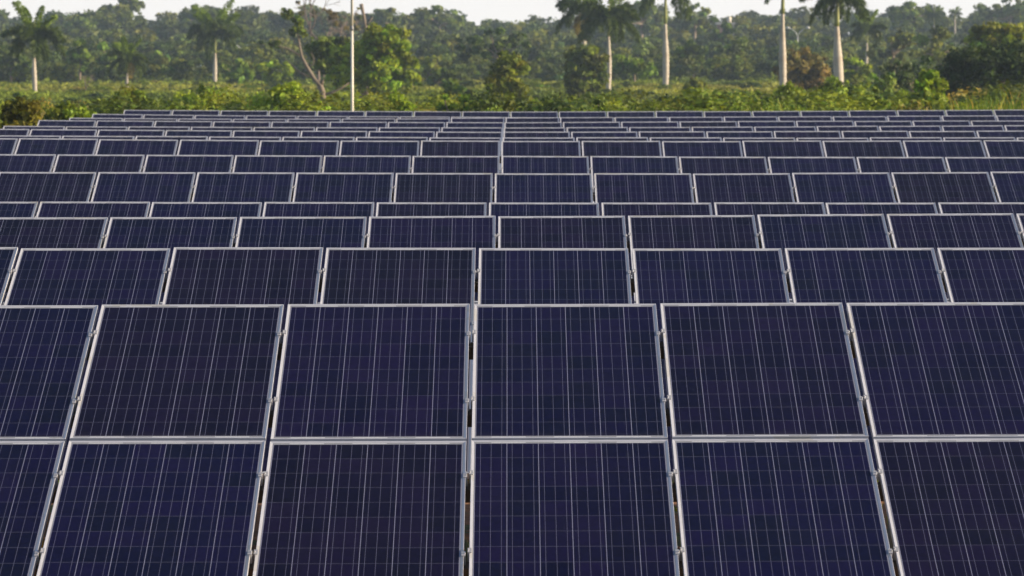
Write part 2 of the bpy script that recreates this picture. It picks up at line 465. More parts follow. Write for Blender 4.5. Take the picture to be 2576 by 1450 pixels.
def crown_arrays(lobes, n, leaf, seed, clump=0.26, fill=0.25, vary=0.28, clumps=None, droop=0.0):
    """leaf quads in clumps spread through a set of ellipsoid lobes (cx,cy,cz,rx,ry,rz)"""
    rs = np.random.RandomState(seed); L = np.array(lobes, float)
    vol = L[:, 3] * L[:, 5]; pr = vol / vol.sum()
    nc = clumps or max(30, int(n / 55)); li = rs.choice(len(L), nc, p=pr)
    d = rs.normal(size=(nc, 3)); d[:, 2] += 0.25; d /= np.linalg.norm(d, axis=1)[:, None]
    rf = np.where(rs.rand(nc) < fill, rs.uniform(0.1, 0.7, nc), rs.uniform(0.68, 1.06, nc))
    cc = L[li, :3] + d * L[li, 3:] * rf[:, None]
    cs = np.cbrt(L[li, 3] * L[li, 4] * L[li, 5]) * clump * rs.uniform(0.55, 1.35, nc)
    cb = 1 + rs.normal(0, vary, nc); cb = np.clip(cb, 0.45, 1.6)
    hue = rs.normal(0, 1, nc)
    wts = cs ** 2; ci = rs.choice(nc, n, p=wts / wts.sum())
    o = rs.normal(size=(n, 3)); o /= np.linalg.norm(o, axis=1)[:, None]
    q = rs.rand(n) ** 0.5
    off = o * q[:, None] * cs[ci][:, None] * np.array([1.15, 1.15, 0.85])
    off[:, 2] -= droop * rs.rand(n) * cs[ci]
    P = cc[ci] + off
    nr = o + rs.normal(0, 0.75, (n, 3)); nr[:, 2] += 0.35; nr /= np.linalg.norm(nr, axis=1)[:, None]
    V = rot_quads(P, nr, leaf * rs.uniform(0.55, 1.45, n), rs)
    b = cb[ci] * rs.uniform(0.8, 1.2, n); h = hue[ci] + rs.normal(0, .5, n)
    C = np.stack([b * (1 + 0.10 * h), b, b * (1 - 0.08 * h)], 1).clip(0.05, 3)
    return V, C, cc

def branch_mesh(m, base, tips, r0, seed, wig=0.12):
    rs = random.Random(seed)
    for t in tips:
        b, t = Vector(base), Vector(t); L = (t - b).length; pts = []; rr = []
        for k in range(6):
            f = k / 5; p = b.lerp(t, f)
            p.z += math.sin(f * math.pi) * L * 0.06
            if 0 < k < 5: p += Vector((rs.uniform(-1, 1), rs.uniform(-1, 1), rs.uniform(-.5, .5))) * L * wig * 0.5
            pts.append(p); rr.append(r0 * (1 - f) ** 0.8 + 0.015)
        m.tube(pts, rr, 6)

GREEN = dict(fresh=(0.120, 0.155, 0.018), mid=(0.070, 0.105, 0.020), olive=(0.100, 0.112, 0.026), dark=(0.032, 0.050, 0.014),
             deep=(0.050, 0.075, 0.017), pale=(0.135, 0.155, 0.050), dry=(0.200, 0.150, 0.075), lime=(0.150, 0.190, 0.024), far=(0.065, 0.085, 0.028))
SEED = [100]
def tree(name, cat, label, u0, u1, v0, v1, Y, col, group=None, lobes=None, n=None, leaf=None, trunk_u=None, bark=None, clump=0.30, vary=0.34, deep=0.8, droop=0.0, stem=True):
    """a tree or bush whose crown spans u0..u1, v0..v1 as seen at the distance Y; real size follows from the distance"""
    SEED[0] += 1; sc = Y / F
    c = at((u0 + u1) / 2, v0, Y); W = (u1 - u0) * sc; top = at(0, v0, Y).z; bot = at(0, v1, Y).z
    gz = float(ground_z(c.x, Y))
    bot = max(bot, gz + 0.05) if name.endswith('tree') else gz - 0.05
    H = top - bot
    root = empty(name, (c.x, Y, gz), label, cat, group)
    zc = (top + bot) / 2 - gz
    if lobes is None and name == 'skyline_tree':
        lobes = [(0, 0, .5, .8, 1.0), (-.45, 0, .42, .5, .8), (.5, 0, .40, .5, .74), (.15, 0, .58, .4, .8)]
    if lobes is None:
        rs = random.Random(SEED[0]); lobes = [(0, 0, 0.45, 0.72, 0.9)]
        for k in range(5):
            a = rs.uniform(-1, 1)
            lobes.append((a * 0.55, rs.uniform(-.4, .4), 0.5 + rs.uniform(-.22, .16) - 0.12 * abs(a), rs.uniform(.36, .52), rs.uniform(.45, .66)))
        lobes = [(x, y, z, rx, rz) for x, y, z, rx, rz in lobes]
    LA = np.array(lobes, float)
    x0, x1 = (LA[:, 0] - LA[:, 3]).min(), (LA[:, 0] + LA[:, 3]).max(); z0, z1 = (LA[:, 2] - LA[:, 4] / 2).min(), (LA[:, 2] + LA[:, 4] / 2).max()
    LA[:, 0] = (LA[:, 0] - (x0 + x1) / 2) * 2 / (x1 - x0); LA[:, 3] *= 2 / (x1 - x0)
    LA[:, 2] = (LA[:, 2] - z0) / (z1 - z0); LA[:, 4] /= (z1 - z0)
    LL = []
    for (x, y, z, rx, rz) in LA:       # fractions: x -1..1 of half width, z 0..1 of height
        LL.append((x * W / 2, y * W / 2 * deep, (bot - gz) + z * H, rx * W / 2 * .93, max(rx * W / 2 * deep, .3), rz * H / 2 * .95))
    px = 3630 / Y                         # pixels per metre in the render
    leaf = leaf or max(0.10, 3.2 / px)
    n = n or int(min(9000, max(1500, 3.2 * W * H / leaf ** 2 * 1.6)))
    V, C, cc = crown_arrays(LL, n, leaf, SEED[0], clump, vary=vary, droop=droop)
    link('crown' if name.endswith('tree') else 'foliage', quads_mesh('foliage', V, C, M_LEAF), root, color=GREEN[col] if isinstance(col, str) else col)
    if stem:
        m = MB(); tx = 0 if trunk_u is None else (trunk_u - (u0 + u1) / 2) * sc
        z1 = max((bot - gz) + 0.25 * H, 0.3 * (top - gz))
        r0 = max(0.04, 0.028 * (top - gz))
        m.tube([(tx, 0, -0.2), (tx * .7, 0, z1 * .5), (tx * .4, 0.05, z1)], [r0 * 1.3, r0, r0 * .8], 8)
        rs = random.Random(SEED[0]); tips = rs.sample(list(map(tuple, cc)), min(6, len(cc)))
        branch_mesh(m, (tx * .4, 0.05, z1), tips, r0 * .6, SEED[0])
        link('trunk' if name.endswith('tree') else 'stem', m.mesh('trunk', bark or M_BARK, True), root)
    return root

# ------------------------------------------------------------------ royal palms
def frond_mesh(seed, L=3.2, lift=1.0, droop=1.6, green=(0.062, 0.088, 0.018)):
    rs = np.random.RandomState(seed); m = MB()
    pts = []; N = 14
    for k in range(N + 1):
        f = k / N
        pts.append(np.array([L * (f - 0.16 * f * f * droop), 0.0, L * (lift * 0.72 * f - 0.46 * droop * f ** 2.4)]))
    pts = np.array(pts)
    m.tube([tuple(p) for p in pts], list(np.linspace(0.035, 0.008, N + 1)), 5, (2.2, 2.2, 1.8), cap=False)
    n = 330; f = rs.uniform(0.12, 1.0, n)
    base = np.stack([np.interp(f, np.linspace(0, 1, N + 1), pts[:, c]) for c in range(3)], 1)
    tan = np.stack([np.interp(f, np.linspace(0, 1, N + 1), np.gradient(pts[:, c])) for c in range(3)], 1)
    tan /= np.linalg.norm(tan, axis=1)[:, None]
    side = np.where(rs.rand(n) < .5, -1.0, 1.0)
    up = np.cross(tan, np.array([0, 1.0, 0])); up *= np.sign(up[:, 2:3] + 1e-6)
    ang = rs.normal(0.1, 0.55, n)
    dirn = np.array([0, 1.0, 0])[None] * (side * np.cos(ang))[:, None] + up * np.sin(ang)[:, None] + tan * 0.45
    dirn[:, 2] -= 0.30
    dirn /= np.linalg.norm(dirn, axis=1)[:, None]
    ln = 0.85 * (0.28 + 0.62 * np.sin(np.pi * np.clip(f, 0.08, 0.97)) ** 0.7) * rs.uniform(.75, 1.15, n) * L / 3.2
    tip = base + dirn * ln[:, None]; tip[:, 2] -= 0.16 * ln
    mid = base + dirn * ln[:, None] * 0.5; mid[:, 2] += 0.02
    wv = np.cross(dirn, rs.normal(size=(n, 3))); wv /= np.linalg.norm(wv, axis=1)[:, None]; wv *= 0.046
    for k in range(n):
        b = rs.uniform(.7, 1.35)
        m.add([base[k], mid[k] - wv[k], tip[k], mid[k] + wv[k]], [(0, 1, 2, 3)], (b, b, b))
    return m.mesh('frond', M_LEAF)
FR_UP = [frond_mesh(1, 2.1, 2.2, 0.7), frond_mesh(2, 2.4, 1.7, 1.0)]
FR_MID = [frond_mesh(3, 3.3, 0.90, 1.25), frond_mesh(4, 3.3, 0.62, 1.1)]
FR_LOW = [frond_mesh(5, 3.2, 0.30, 1.55), frond_mesh(6, 3.0, 0.0, 1.6)]
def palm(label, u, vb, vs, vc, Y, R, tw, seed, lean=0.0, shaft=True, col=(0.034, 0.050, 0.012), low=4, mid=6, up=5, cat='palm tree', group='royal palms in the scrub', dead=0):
    """u: trunk, vb: where the trunk meets the scrub, vs: foot of crownshaft, vc: crown centre, R: frond reach px, tw: trunk width px"""
    rs = random.Random(seed); sc = Y / F
    p = at(u, vb, Y); gz = float(ground_z(p.x, Y)); 
    root = empty('royal_palm_tree', (p.x, Y, gz), label, cat, group)
    zs, zc = at(u, vs, Y).z - gz, at(u, vc, Y).z - gz
    r = tw * sc / 2; m = MB(); pts = []; rr = []
    z0 = -0.3
    for k in range(13):
        f = k / 12
        pts.append((lean * sc * f ** 1.5 + 0.03 * math.sin(f * 5 + seed), 0, z0 + (zs - z0) * f))
        rr.append(r * (0.86 + 0.22 * math.sin(math.pi * min(1, f * 1.15)) - 0.34 * max(0, f - .6) / .4))
    m.tube(pts, rr, 14); link('trunk', m.mesh('trunk', M_PALM, True), root)
    tx = pts[-1][0]; m = MB()
    rt = rr[-1]
    m.tube([(tx, 0, zs), (tx, 0, zs + (zc - zs) * .2), (tx + .02, 0, zs + (zc - zs) * .6), (tx + .03, 0, zc)], [rt * 1.08, rt * 1.12, rt * .85, rt * .5], 12)
    link('crownshaft', m.mesh('crownshaft', M_SHAFT, True), root)
    sz = R * sc / 2.95
    m = MB(); m.tube([(tx + .03, 0, zc), (tx + .06, 0, zc + 1.6 * sz)], [0.05 * sz, 0.01], 5); link('spear_leaf', m.mesh('spear_leaf', M_SHAFT, True), root)
    k = 0
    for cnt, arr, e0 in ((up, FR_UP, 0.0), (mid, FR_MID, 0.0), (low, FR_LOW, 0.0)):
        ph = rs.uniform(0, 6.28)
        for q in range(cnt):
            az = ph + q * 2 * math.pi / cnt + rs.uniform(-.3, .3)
            o = link('frond', arr[rs.randrange(2)], root, (tx + .03, 0, zc - 0.02), (rs.uniform(-.35, .35), rs.uniform(-.14, .14), az), color=((0.085, 0.12, 0.016) if arr is FR_UP else col))  # upright fronds coloured yellower and lighter, sunlight put into their colour
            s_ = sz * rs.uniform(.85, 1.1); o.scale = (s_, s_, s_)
    for q in range(dead):
        o = link('frond', FR_LOW[q % 2], root, (tx + .03, 0, zc - 0.1), (0, 0.75 + .2 * q, rs.uniform(3.6, 5.8)), color=(0.20, 0.15, 0.08)); o.scale = (sz * .8,) * 3
        o['label'] = 'dry brown hanging frond'
    return root
Gd = lambda v: 4.2 * F / (v - 118)
palm('small royal palm with drooping dark fronds, leftmost of the palms', 87, 247, 126, 88, Gd(247), 86, 11.5, 1, low=5, mid=6)
palm('short young palm between the two tall left-hand palms', 320, 231, 184, 146, Gd(231), 62, 7.5, 2, low=5, mid=6, dead=1, col=(0.034, 0.05, 0.012))
palm('slender royal palm with evenly spread arching fronds, to the left of the light pole', 541, 213, 134, 79, Gd(213), 86, 10.5, 3, low=4, mid=8, up=6)
palm('dense royal palm, left one of the overlapping pair, with hanging fronds over its trunk', 1468, 200, 66, 26, 335, 84, 15, 4, low=5, mid=5, up=4, dead=2)
palm('dense royal palm, right one of the overlapping pair, with a mottled thin trunk', 1531, 240, 91, 45, Gd(240), 94, 12, 5, low=5, mid=5, up=4)
palm('tall royal palm with its crown cut off by the photo top, right of the pair', 1674, 231, 60, -38, Gd(231), 100, 15, 6, low=4, mid=6, group='royal palms in the scrub')
palm('tall grey royal palm trunk standing left of the twin-headed lamp, fronds above the photo', 1969, 150, 35, -48, 285, 80, 17, 7, low=2, mid=5)
palm('thick royal palm with a heavy curtain of hanging fronds, right of the twin-headed lamp', 2112, 205, 66, -6, 280, 100, 23, 8, lean=-8, low=7, mid=5, up=5)
palm('small arching palm half hidden behind the thick royal palm', 2180, 175, 108, 74, 420, 52, 7, 9, low=4, mid=5)
palm('far hazy palm rising above the skyline on the right', 2349, 100, 62, 38, 640, 34, 6, 10, low=4, mid=6, group='royal palms in the scrub')
palm('far thin palm with a pale trunk on the right skyline', 2402, 100, 48, 34, 660, 22, 6, 11, low=3, mid=5, group='royal palms in the scrub')

# ------------------------------------------------------------------ single trees and bushes
TG = 'trees and bushes beyond the solar field'
tree('broadleaf_tree', 'tree', 'big round yellow-green tree just right of the light pole', 815, 1063, 60, 246, 262, 'fresh', TG, trunk_u=900,
     lobes=[(0.22, 0, .68, .55, .62), (-.10, .2, .56, .45, .6), (.52, 0, .42, .42, .52), (-.55, 0, .42, .42, .55), (.70, -.1, .22, .28, .3), (-.78, .1, .62, .2, .3), (.15, -.4, .34, .5, .45), (.30, 0, .88, .22, .24), (.05, 0, .86, .2, .2)], n=16000, clump=.26, deep=.7)
tree('broadleaf_tree', 'tree', 'wide flat-topped dark tree with pale limbs, centre, behind the round bushes', 1138, 1362, 74, 168, 400, 'dark', TG, bark=M_PALE,
     lobes=[(0, 0, .75, .6, .5), (-.6, 0, .55, .36, .6), (.55, 0, .6, .4, .5), (.8, 0, .35, .2, .5), (-.2, 0, .5, .4, .5)], vary=.4)
tree('round_bush', 'bush', 'upright rounded bush lit yellow on its right, in the centre of the photo', 1212, 1346, 131, 262, 215, (0.085, 0.100, 0.018), TG,
     lobes=[(0, 0, .58, .86, .84), (.35, 0, .35, .6, .6), (-.4, 0, .4, .55, .7), (-.1, 0, .86, .4, .26), (.1, 0, .2, .95, .4)], n=8000)
tree('round_bush', 'bush', 'brownish rounded bush in front of the overlapping palms', 1412, 1532, 114, 240, 300, (0.068, 0.080, 0.016), TG,
     lobes=[(0, 0, .58, .86, .84), (.35, 0, .4, .6, .6), (-.4, 0, .4, .55, .7), (.1, 0, .86, .4, .26), (-.1, 0, .2, .95, .4)], n=8000)
tree('dry_bush', 'bush', 'reddish-brown dry bush between the grey palm trunk and the thick palm', 1938, 2092, 120, 214, 300, (0.105, 0.078, 0.045), TG, vary=.3, n=6000)
tree('dark_tree', 'tree', 'huge very dark spreading tree at the right edge', 2300, 2660, 112, 262, 190, (0.020, 0.032, 0.010), TG, vary=.3, n=11000,  # near-black leaf colour holds the thick shade on this side
     lobes=[(0, 0, .55, .8, .85), (-.75, 0, .30, .5, .6), (-.55, 0, .42, .5, .74), (.5, 0, .65, .6, .7), (-.25, 0, .66, .45, .55)])
tree('dark_tree', 'tree', 'low dark thicket tree joining the left side of the huge dark tree', 2190, 2400, 146, 262, 215, (0.026, 0.040, 0.012), TG, vary=.3)  # same shade painted into the leaf colour
tree('broadleaf_tree', 'tree', 'olive sunlit tree standing above the huge dark tree, right edge', 2424, 2620, 56, 150, 250, (0.11, 0.125, 0.018), TG, n=8000)
tree('feathery_bush', 'bush', 'large feathery light green bush beside the huge dark tree', 2246, 2396, 182, 300, 128, 'fresh', TG, clump=.3, n=15000, droop=-.6,
     lobes=[(.25, 0, .62, .55, .75), (-.4, 0, .42, .6, .6), (.6, 0, .4, .4, .7), (-.1, 0, .3, .9, .5), (.1, 0, .85, .3, .3)])
tree('feathery_bush', 'bush', 'middling green bush at the foot of the thick palm, lower side', 2030, 2200, 195, 300, 160, (0.085, 0.115, 0.022), TG, n=9000)
tree('leafy_bush', 'bush', 'light green leafy bush right behind the thick palm trunk', 2090, 2196, 142, 225, 330, 'fresh', TG)
tree('leafy_bush', 'bush', 'low bright bush left of the reddish dry bush', 1786, 1884, 206, 290, 150, 'mid', TG)
tree('leafy_bush', 'bush', 'broad low bush under the grey palm trunk, in front of the dry bush', 1880, 2040, 204, 300, 140, (0.09, 0.12, 0.022), TG)
tree('leafy_bush', 'bush', 'dark low bush directly below the right one of the overlapping palms', 1474, 1592, 238, 300, 104, 'deep', TG)
tree('hedge_bush', 'bush', 'soft round green bush just above the left end of the rearmost panels', 250, 418, 226, 300, 135, (0.095, 0.12, 0.020), TG, n=9000)
tree('hedge_bush', 'bush', 'long soft green bush under the slender left palm', 428, 640, 216, 300, 140, (0.105, 0.135, 0.020), TG, n=10000)
tree('hedge_bush', 'bush', 'bright rounded bush left of the light pole, under the leaning tree', 612, 826, 210, 305, 128, 'lime', TG, n=12000)
tree('dark_bush', 'bush', 'dense brownish dark bush in the left corner, beside the panel row ends', -60, 122, 250, 340, 78, (0.062, 0.060, 0.012), TG, n=12000)
tree('leafy_bush', 'bush', 'lighter green bush between the corner bush and the stepped row ends', 108, 262, 262, 330, 92, (0.095, 0.12, 0.02), TG, n=9000)
tree('leafy_bush', 'bush', 'small dark round bush at the foot of the leftmost palm', 12, 76, 222, 262, 215, 'deep', TG)
tree('leafy_bush', 'bush', 'low sunlit bush right of the light pole behind the rearmost panels', 930, 1060, 232, 300, 115, 'fresh', TG)
tree('leafy_bush', 'bush', 'low olive bush under the upright rounded bush', 1180, 1330, 236, 300, 112, 'olive', TG)
tree('leafy_bush', 'bush', 'dark shaded bush between the big round tree and the central bush', 1085, 1225, 196, 262, 250, 'deep', TG)
tree('round_tree', 'tree', 'dark round tree behind and right of the leftmost palm', 160, 240, 93, 182, 430, 'mid', TG, vary=.45)
tree('round_tree', 'tree', 'dark low-crowned tree at the left edge behind the leftmost palm', -30, 84, 103, 192, 420, 'deep', TG, vary=.4)
tree('round_tree', 'tree', 'green tree between the dark round tree and the short young palm', 228, 300, 112, 186, 460, 'mid', TG)
tree('round_tree', 'tree', 'rounded green tree right of the short young palm', 372, 470, 118, 186, 480, (0.09, 0.115, 0.025), TG)
tree('round_tree', 'tree', 'small bright tree just right of the slender left palm trunk', 548, 640, 150, 212, 400, 'mid', TG)
tree('round_tree', 'tree', 'small bright leafy tree under the long bare branch', 636, 764, 144, 214, 380, 'fresh', TG, vary=.4)
tree('pale_bush', 'bush', 'pale feathery bush right of the big round tree', 1036, 1116, 142, 186, 410, 'pale', TG, droop=-.8)
tree('leafy_bush', 'bush', 'dark bush below the pale feathery bush, right of the big round tree', 1058, 1150, 168, 208, 370, 'deep', TG)
tree('domed_tree', 'tree', 'hazy dark domed tree behind the pale feathery bush', 1026, 1146, 112, 160, 560, 'deep', TG)
tree('round_tree', 'tree', 'green thicket tree between the right overlapping palm and the tall cut-off palm', 1530, 1664, 142, 200, 380, 'mid', TG)
tree('round_tree', 'tree', 'dark tree right of the tall cut-off palm', 1690, 1800, 104, 190, 440, 'deep', TG, vary=.42)
tree('round_tree', 'tree', 'dark leafy tree left of the grey palm trunk', 1784, 1896, 96, 188, 470, (0.062, 0.085, 0.02), TG, vary=.42)
tree('round_tree', 'tree', 'dark tree behind the dry bush and the twin-headed lamp', 1900, 2050, 108, 180, 500, 'deep', TG)
tree('round_tree', 'tree', 'olive-dark tree right of the small arching palm', 2186, 2310, 62, 165, 400, (0.052, 0.062, 0.016), TG, vary=.35)
tree('round_tree', 'tree', 'olive tree between the arching palm and the sunlit right-edge tree', 2296, 2440, 66, 168, 380, (0.070, 0.080, 0.018), TG, vary=.35)
tree('skyline_tree', 'tree', 'tallest broad dark crown on the left skyline', 246, 384, -6, 50, 760, 'far', TG)
tree('skyline_tree', 'tree', 'tall hazy tree on the skyline behind the slender left palm', 446, 572, 12, 70, 740, 'far', TG)
tree('skyline_tree', 'tree', 'hazy round tree on the skyline right of the bare snag', 1034, 1176, 18, 78, 680, 'far', TG)
tree('skyline_tree', 'tree', 'hazy tree on the skyline directly behind the big round tree', 916, 1030, 18, 72, 700, 'far', TG)
tree('skyline_tree', 'tree', 'hazy round skyline tree right of the thick palm', 2226, 2344, 6, 72, 660, (0.075, 0.1, 0.03), TG)
tree('skyline_tree', 'tree', 'tall hazy tree filling the far right skyline', 2440, 2640, -10, 66, 700, 'far', TG)
tree('skyline_tree', 'tree', 'tall hazy crown beside the tall cut-off palm, on its right', 1690, 1806, 10, 80, 640, 'far', TG)
tree('skyline_tree', 'tree', 'tall hazy crown between the overlapping palms and the cut-off palm', 1556, 1672, 0, 80, 660, 'far', TG)

tree('leafy_bush', 'bush', 'green bush between the big round tree and the upright central bush, low down', 1062, 1196, 228, 300, 118, 'mid', TG)
tree('leafy_bush', 'bush', 'dark green bush just right of the upright central bush', 1340, 1452, 224, 300, 122, 'deep', TG)
tree('leafy_bush', 'bush', 'low fresh green bush left of the tall cut-off palm trunk foot', 1600, 1676, 236, 300, 116, 'fresh', TG)
tree('leafy_bush', 'bush', 'dark low bush right of the tall cut-off palm trunk foot', 1690, 1800, 232, 300, 125, 'mid', TG)
tree('leafy_bush', 'bush', 'dark bush left of the feathery bush, at the edge of the panels', 2130, 2262, 222, 300, 118, 'deep', TG)
tree('leafy_bush', 'bush', 'bright bush at the foot of the right-edge cane grass, below the huge dark tree', 2376, 2500, 240, 300, 100, 'fresh', TG)
tree('leafy_bush', 'bush', 'broad green bush above and left of the feathery bush, below the low dark thicket', 2146, 2300, 176, 262, 195, 'mid', TG)
tree('leafy_bush', 'bush', 'wide sunlit bush left of the feathery bush top, right of the thick palm foot', 2110, 2210, 186, 262, 225, 'fresh', TG)
tree('leafy_bush', 'bush', 'olive bush in the open grass right of the tall cut-off palm', 1716, 1790, 192, 232, 290, 'olive', TG)
tree('round_tree', 'tree', 'dark round tree hiding the lower part of the small pinkish house', 1782, 1862, 64, 116, 585, 'deep', TG)
# leaning tree with bare limbs left of the light pole
Yl = 268
base = at(813, 262, Yl); base.z = float(ground_z(base.x, Yl))
root = empty('leaning_tree', base, 'leaning tree with long bare branches and a few leaf tufts, left of the light pole', 'tree', TG)
def P(u, v, dy=0): return at(u, v, Yl + dy) - base
m = MB(); sc = Yl / F
m.tube([(0, 0, -.2), P(812, 236), P(806, 215), P(790, 198), P(772, 168), P(760, 145), P(754, 118), P(751, 96), P(746, 66), P(735, 45)],
       [.24, .22, .19, .15, .13, .11, .08, .06, .04, .02], 8)
m.tube([P(806, 215), P(813, 200), P(816, 188)], [.16, .15, .09], 7)
m.tube([P(813, 240), P(836, 232), P(858, 222), P(885, 205)], [.12, .10, .08, .03], 7)
m.tube([P(757, 140), P(745, 134), P(728, 124), P(705, 117), P(677, 113), P(655, 112), P(637, 110)], [.08, .075, .06, .05, .04, .03, .02], 6)
m.tube([P(752, 118), P(742, 108), P(733, 92)], [.05, .035, .015], 6)
m.tube([P(788, 198), P(755, 182), P(730, 160), P(712, 143)], [.07, .05, .04, .02], 6)
m.tube([P(772, 168), P(788, 163), P(790, 150), P(783, 130)], [.05, .04, .03, .015], 6)
m.tube([P(751, 96), P(762, 84), P(770, 74)], [.03, .02, .01], 6)
link('trunk', m.mesh('trunk', M_PALE, True), root)
LL = [(*P(721, 30), .45, .4, .5), (*P(716, 38), .3, .3, .4), (*P(749, 60), .62, .4, .40), (*P(738, 52), .45, .4, .3), (*P(764, 82), .7, .5, .32), (*P(744, 74), .4, .4, .5), (*P(738, 80), .35, .3, .4),
      (*P(660, 110), .62, .4, .2), (*P(690, 112), .6, .4, .2), (*P(640, 110), .3, .3, .15), (*P(812, 118, 3), .9, .6, .7), (*P(832, 150, 3), 1.1, .8, .9), (*P(848, 185, 3), 1.0, .8, .7), (*P(800, 152, 3), .6, .5, .6), (*P(856, 120, 3), .8, .6, .8), (*P(790, 106, 3), .4, .4, .4)]
V, C, cc = crown_arrays(LL, 7000, .22, 777, .5)
link('crown', quads_mesh('crown', V, C, M_LEAF), root, color=(0.062, 0.085, 0.018))

def bare_tree(label, u, v, Y, H, spread, seed, depth=5, r0=.16, leaf=True, col=M_BARK, name='bare_tree', lean=0.0):
    rs = random.Random(seed); b = at(u, v, Y); b.z = float(ground_z(b.x, Y)); H = at(u, v, Y).z - b.z + H
    root = empty(name, b, label, 'tree', TG); m = MB(); ends = []
    def grow(p, d, L, r, k):
        q = p + d * L; mid = p.lerp(q, .5) + Vector((rs.uniform(-.06, .06), rs.uniform(-.06, .06), rs.uniform(-.03, .05))) * L
        m.tube([p, mid, q], [r, r * .85, r * .7], 5, cap=False)
        if k == 0: ends.append(q); return
        for _ in range(3 if k > 1 else 4):
            nd = (d + Vector((rs.gauss(0, spread), rs.gauss(0, spread * .7), rs.gauss(0.06, spread * .6)))).normalized()
            grow(q, nd, L * rs.uniform(.6, .86), r * .62, k - 1)
    grow(Vector((0, 0, -.1)), Vector((lean, 0, 1)).normalized(), H * .38, r0, depth)
    link('trunk', m.mesh('trunk', col, True), root)
    if leaf:
        LL = [(e.x, e.y, e.z, .35, .35, .3) for e in ends[::3]]
        V, C, cc = crown_arrays(LL, 1500, .2, seed, .7)
        link('crown', quads_mesh('crown', V, C, M_LEAF), root, color=(0.085, 0.070, 0.055))
    return root
bare_tree('twiggy leafless grey-brown tree behind the leaning tree', 800, 60, 350, 1.9, .55, 42, 5, .17, True, simple('twig_bark', (0.20, 0.15, 0.13), .9, 0, .2))
bare_tree('thin dry shrub of bare brown stems behind the short young palm', 216, 200, 330, .6, .5, 8, 3, .06, False)
Ys = 310
b = at(921, 250, Ys); b.z = float(ground_z(b.x, Ys)); m = MB()
root = empty('dead_snag', b, 'pale dead broken trunk poking up behind the big round tree', 'tree', TG)
Q = lambda u, v: at(u, v, Ys) - b
m.tube([(0, 0, 0), Q(923, 120), Q(920, 70), Q(915, 40), Q(911, 22), Q(908, 10)], [.2, .17, .14, .13, .14, .17], 7)
m.tube([Q(921, 62), Q(931, 52), Q(938, 43)], [.08, .06, .03], 6)
m.tube([Q(922, 72), Q(905, 70), Q(892, 78)], [.08, .06, .03], 6)
link('trunk', m.mesh('trunk', M_PALE, True), root)
b2 = at(2176, 200, 300); b2.z = float(ground_z(b2.x, 300))

# ------------------------------------------------------------------ poles, lamps, house
def lathe_tube(*a): pass
Yp = 97
b = at(886, 281, Yp); b.z = float(ground_z(b.x, Yp))
root = empty('light_pole', b, 'tall thin pale metal light pole rising from behind the rearmost panels', 'pole')
m = MB(); r = 3.8 * Yp / F
top = at(886, 0, Yp).z - b.z + 3
m.tube([(0, 0, 0), (0, 0, top * .5)], [r * 1.05, r * .92], 16); link('pole', m.mesh('pole', simple('pole_paint', (0.68, 0.64, 0.56), .5, 0, .12, 1.5), True), root)
m = MB(); m.tube([(0, 0, top * .5 + .003), (0, 0, top)], [r * .86, r * .72], 16); link('upper_pole', m.mesh('upper_pole', bpy.data.materials['pole_paint'], True), root)
m = MB(); m.tube([(0, 0, top * .5 - .07), (0, 0, top * .5 + .05)], [r * 1.08, r * 1.08], 16); link('collar', m.mesh('collar', M_GALV, True), root)
m = MB(); m.box(-.2, .2, -.2, .2, -.05, .03); link('base_plate', m.mesh('base_plate', M_GALV), root)
M_LAMP = simple('lamp_enamel', (0.52, 0.52, 0.52), .4, .1, .05)
def twin_lamp(label, u, vtop, Y, span):
    sc = Y / F; b = at(u, vtop, Y); b.z = float(ground_z(b.x, Y)); H = at(u, vtop, Y).z - b.z
    root = empty('street_lamp', b, label, 'street lamp', 'twin-headed street lamps among the trees')
    m = MB(); m.tube([(0, 0, 0), (0, 0, H - 1.1)], [.13, .09], 10); link('pole', m.mesh('pole', M_LAMP, True), root)
    for s in (-1, 1):
        hx = s * span * sc / 2; m = MB()
        m.tube([(0, 0, H - 1.12), (s * .25, 0, H - .55), (hx * .55, 0, H - .15), (hx * .85, 0, H)], [.07, .06, .05, .045], 8)
        link('arm', m.mesh('arm', M_LAMP, True), root)
        m = MB(); m.tube([(hx * .8, 0, H), (hx * .92, 0, H + .05), (hx * 1.1, 0, H + .04), (hx * 1.2, 0, H - .02)], [.07, .17, .17, .05], 8)
        link('lamp_head', m.mesh('lamp_head', M_LAMP, True), root)
twin_lamp('twin-headed street lamp right of the slender left palm', 609, 111, 520, 46)
twin_lamp('twin-headed street lamp between the grey trunk and the thick palm', 2007, 71, 500, 50)
b = at(505, 165, 480); b.z = float(ground_z(b.x, 480)); m = MB(); h = at(505, 163, 480).z - b.z
m.tube([(0, 0, 0), (0, 0, h)], [.11, .08], 8); m.box(-.5, .5, -.05, .05, h - .3, h - .18)
tag(link('utility_post', m.mesh('utility_post', M_LAMP, True), None, b), 'short distant grey post with a crossbar left of the slender left palm', 'post')

Yh = 610; c = at(1824, 82, Yh); gz = float(ground_z(c.x, Yh)); sc = Yh / F
root = empty('small_house', (c.x, Yh, gz), 'small pinkish house with a flat roof and water tank half hidden among far trees', 'house')
m = MB(); zt = at(0, 62, Yh).z - gz; W = 1.2
m.box(-W, 0.5, -1.8, 1.8, 0, zt); link('wall', m.mesh('wall', simple('pink_plaster', (0.26, 0.18, 0.16), .9, 0, .2), ), root)
m = MB(); m.box(-W - .3, W + .3, -2.1, 2.1, zt + .003, zt + .38); rf = link('roof', m.mesh('roof', simple('pale_concrete', (0.42, 0.42, 0.42), .9, 0, .2)), root)
m = MB(); m.tube([(.6, -.6, zt + .383), (.6, -.6, zt + 1.15), (.6, -.6, zt + 1.3)], [.38, .38, .2], 14); link('water_tank', m.mesh('water_tank', simple('tank_plastic', (0.62, 0.58, 0.50), .6), True), rf)
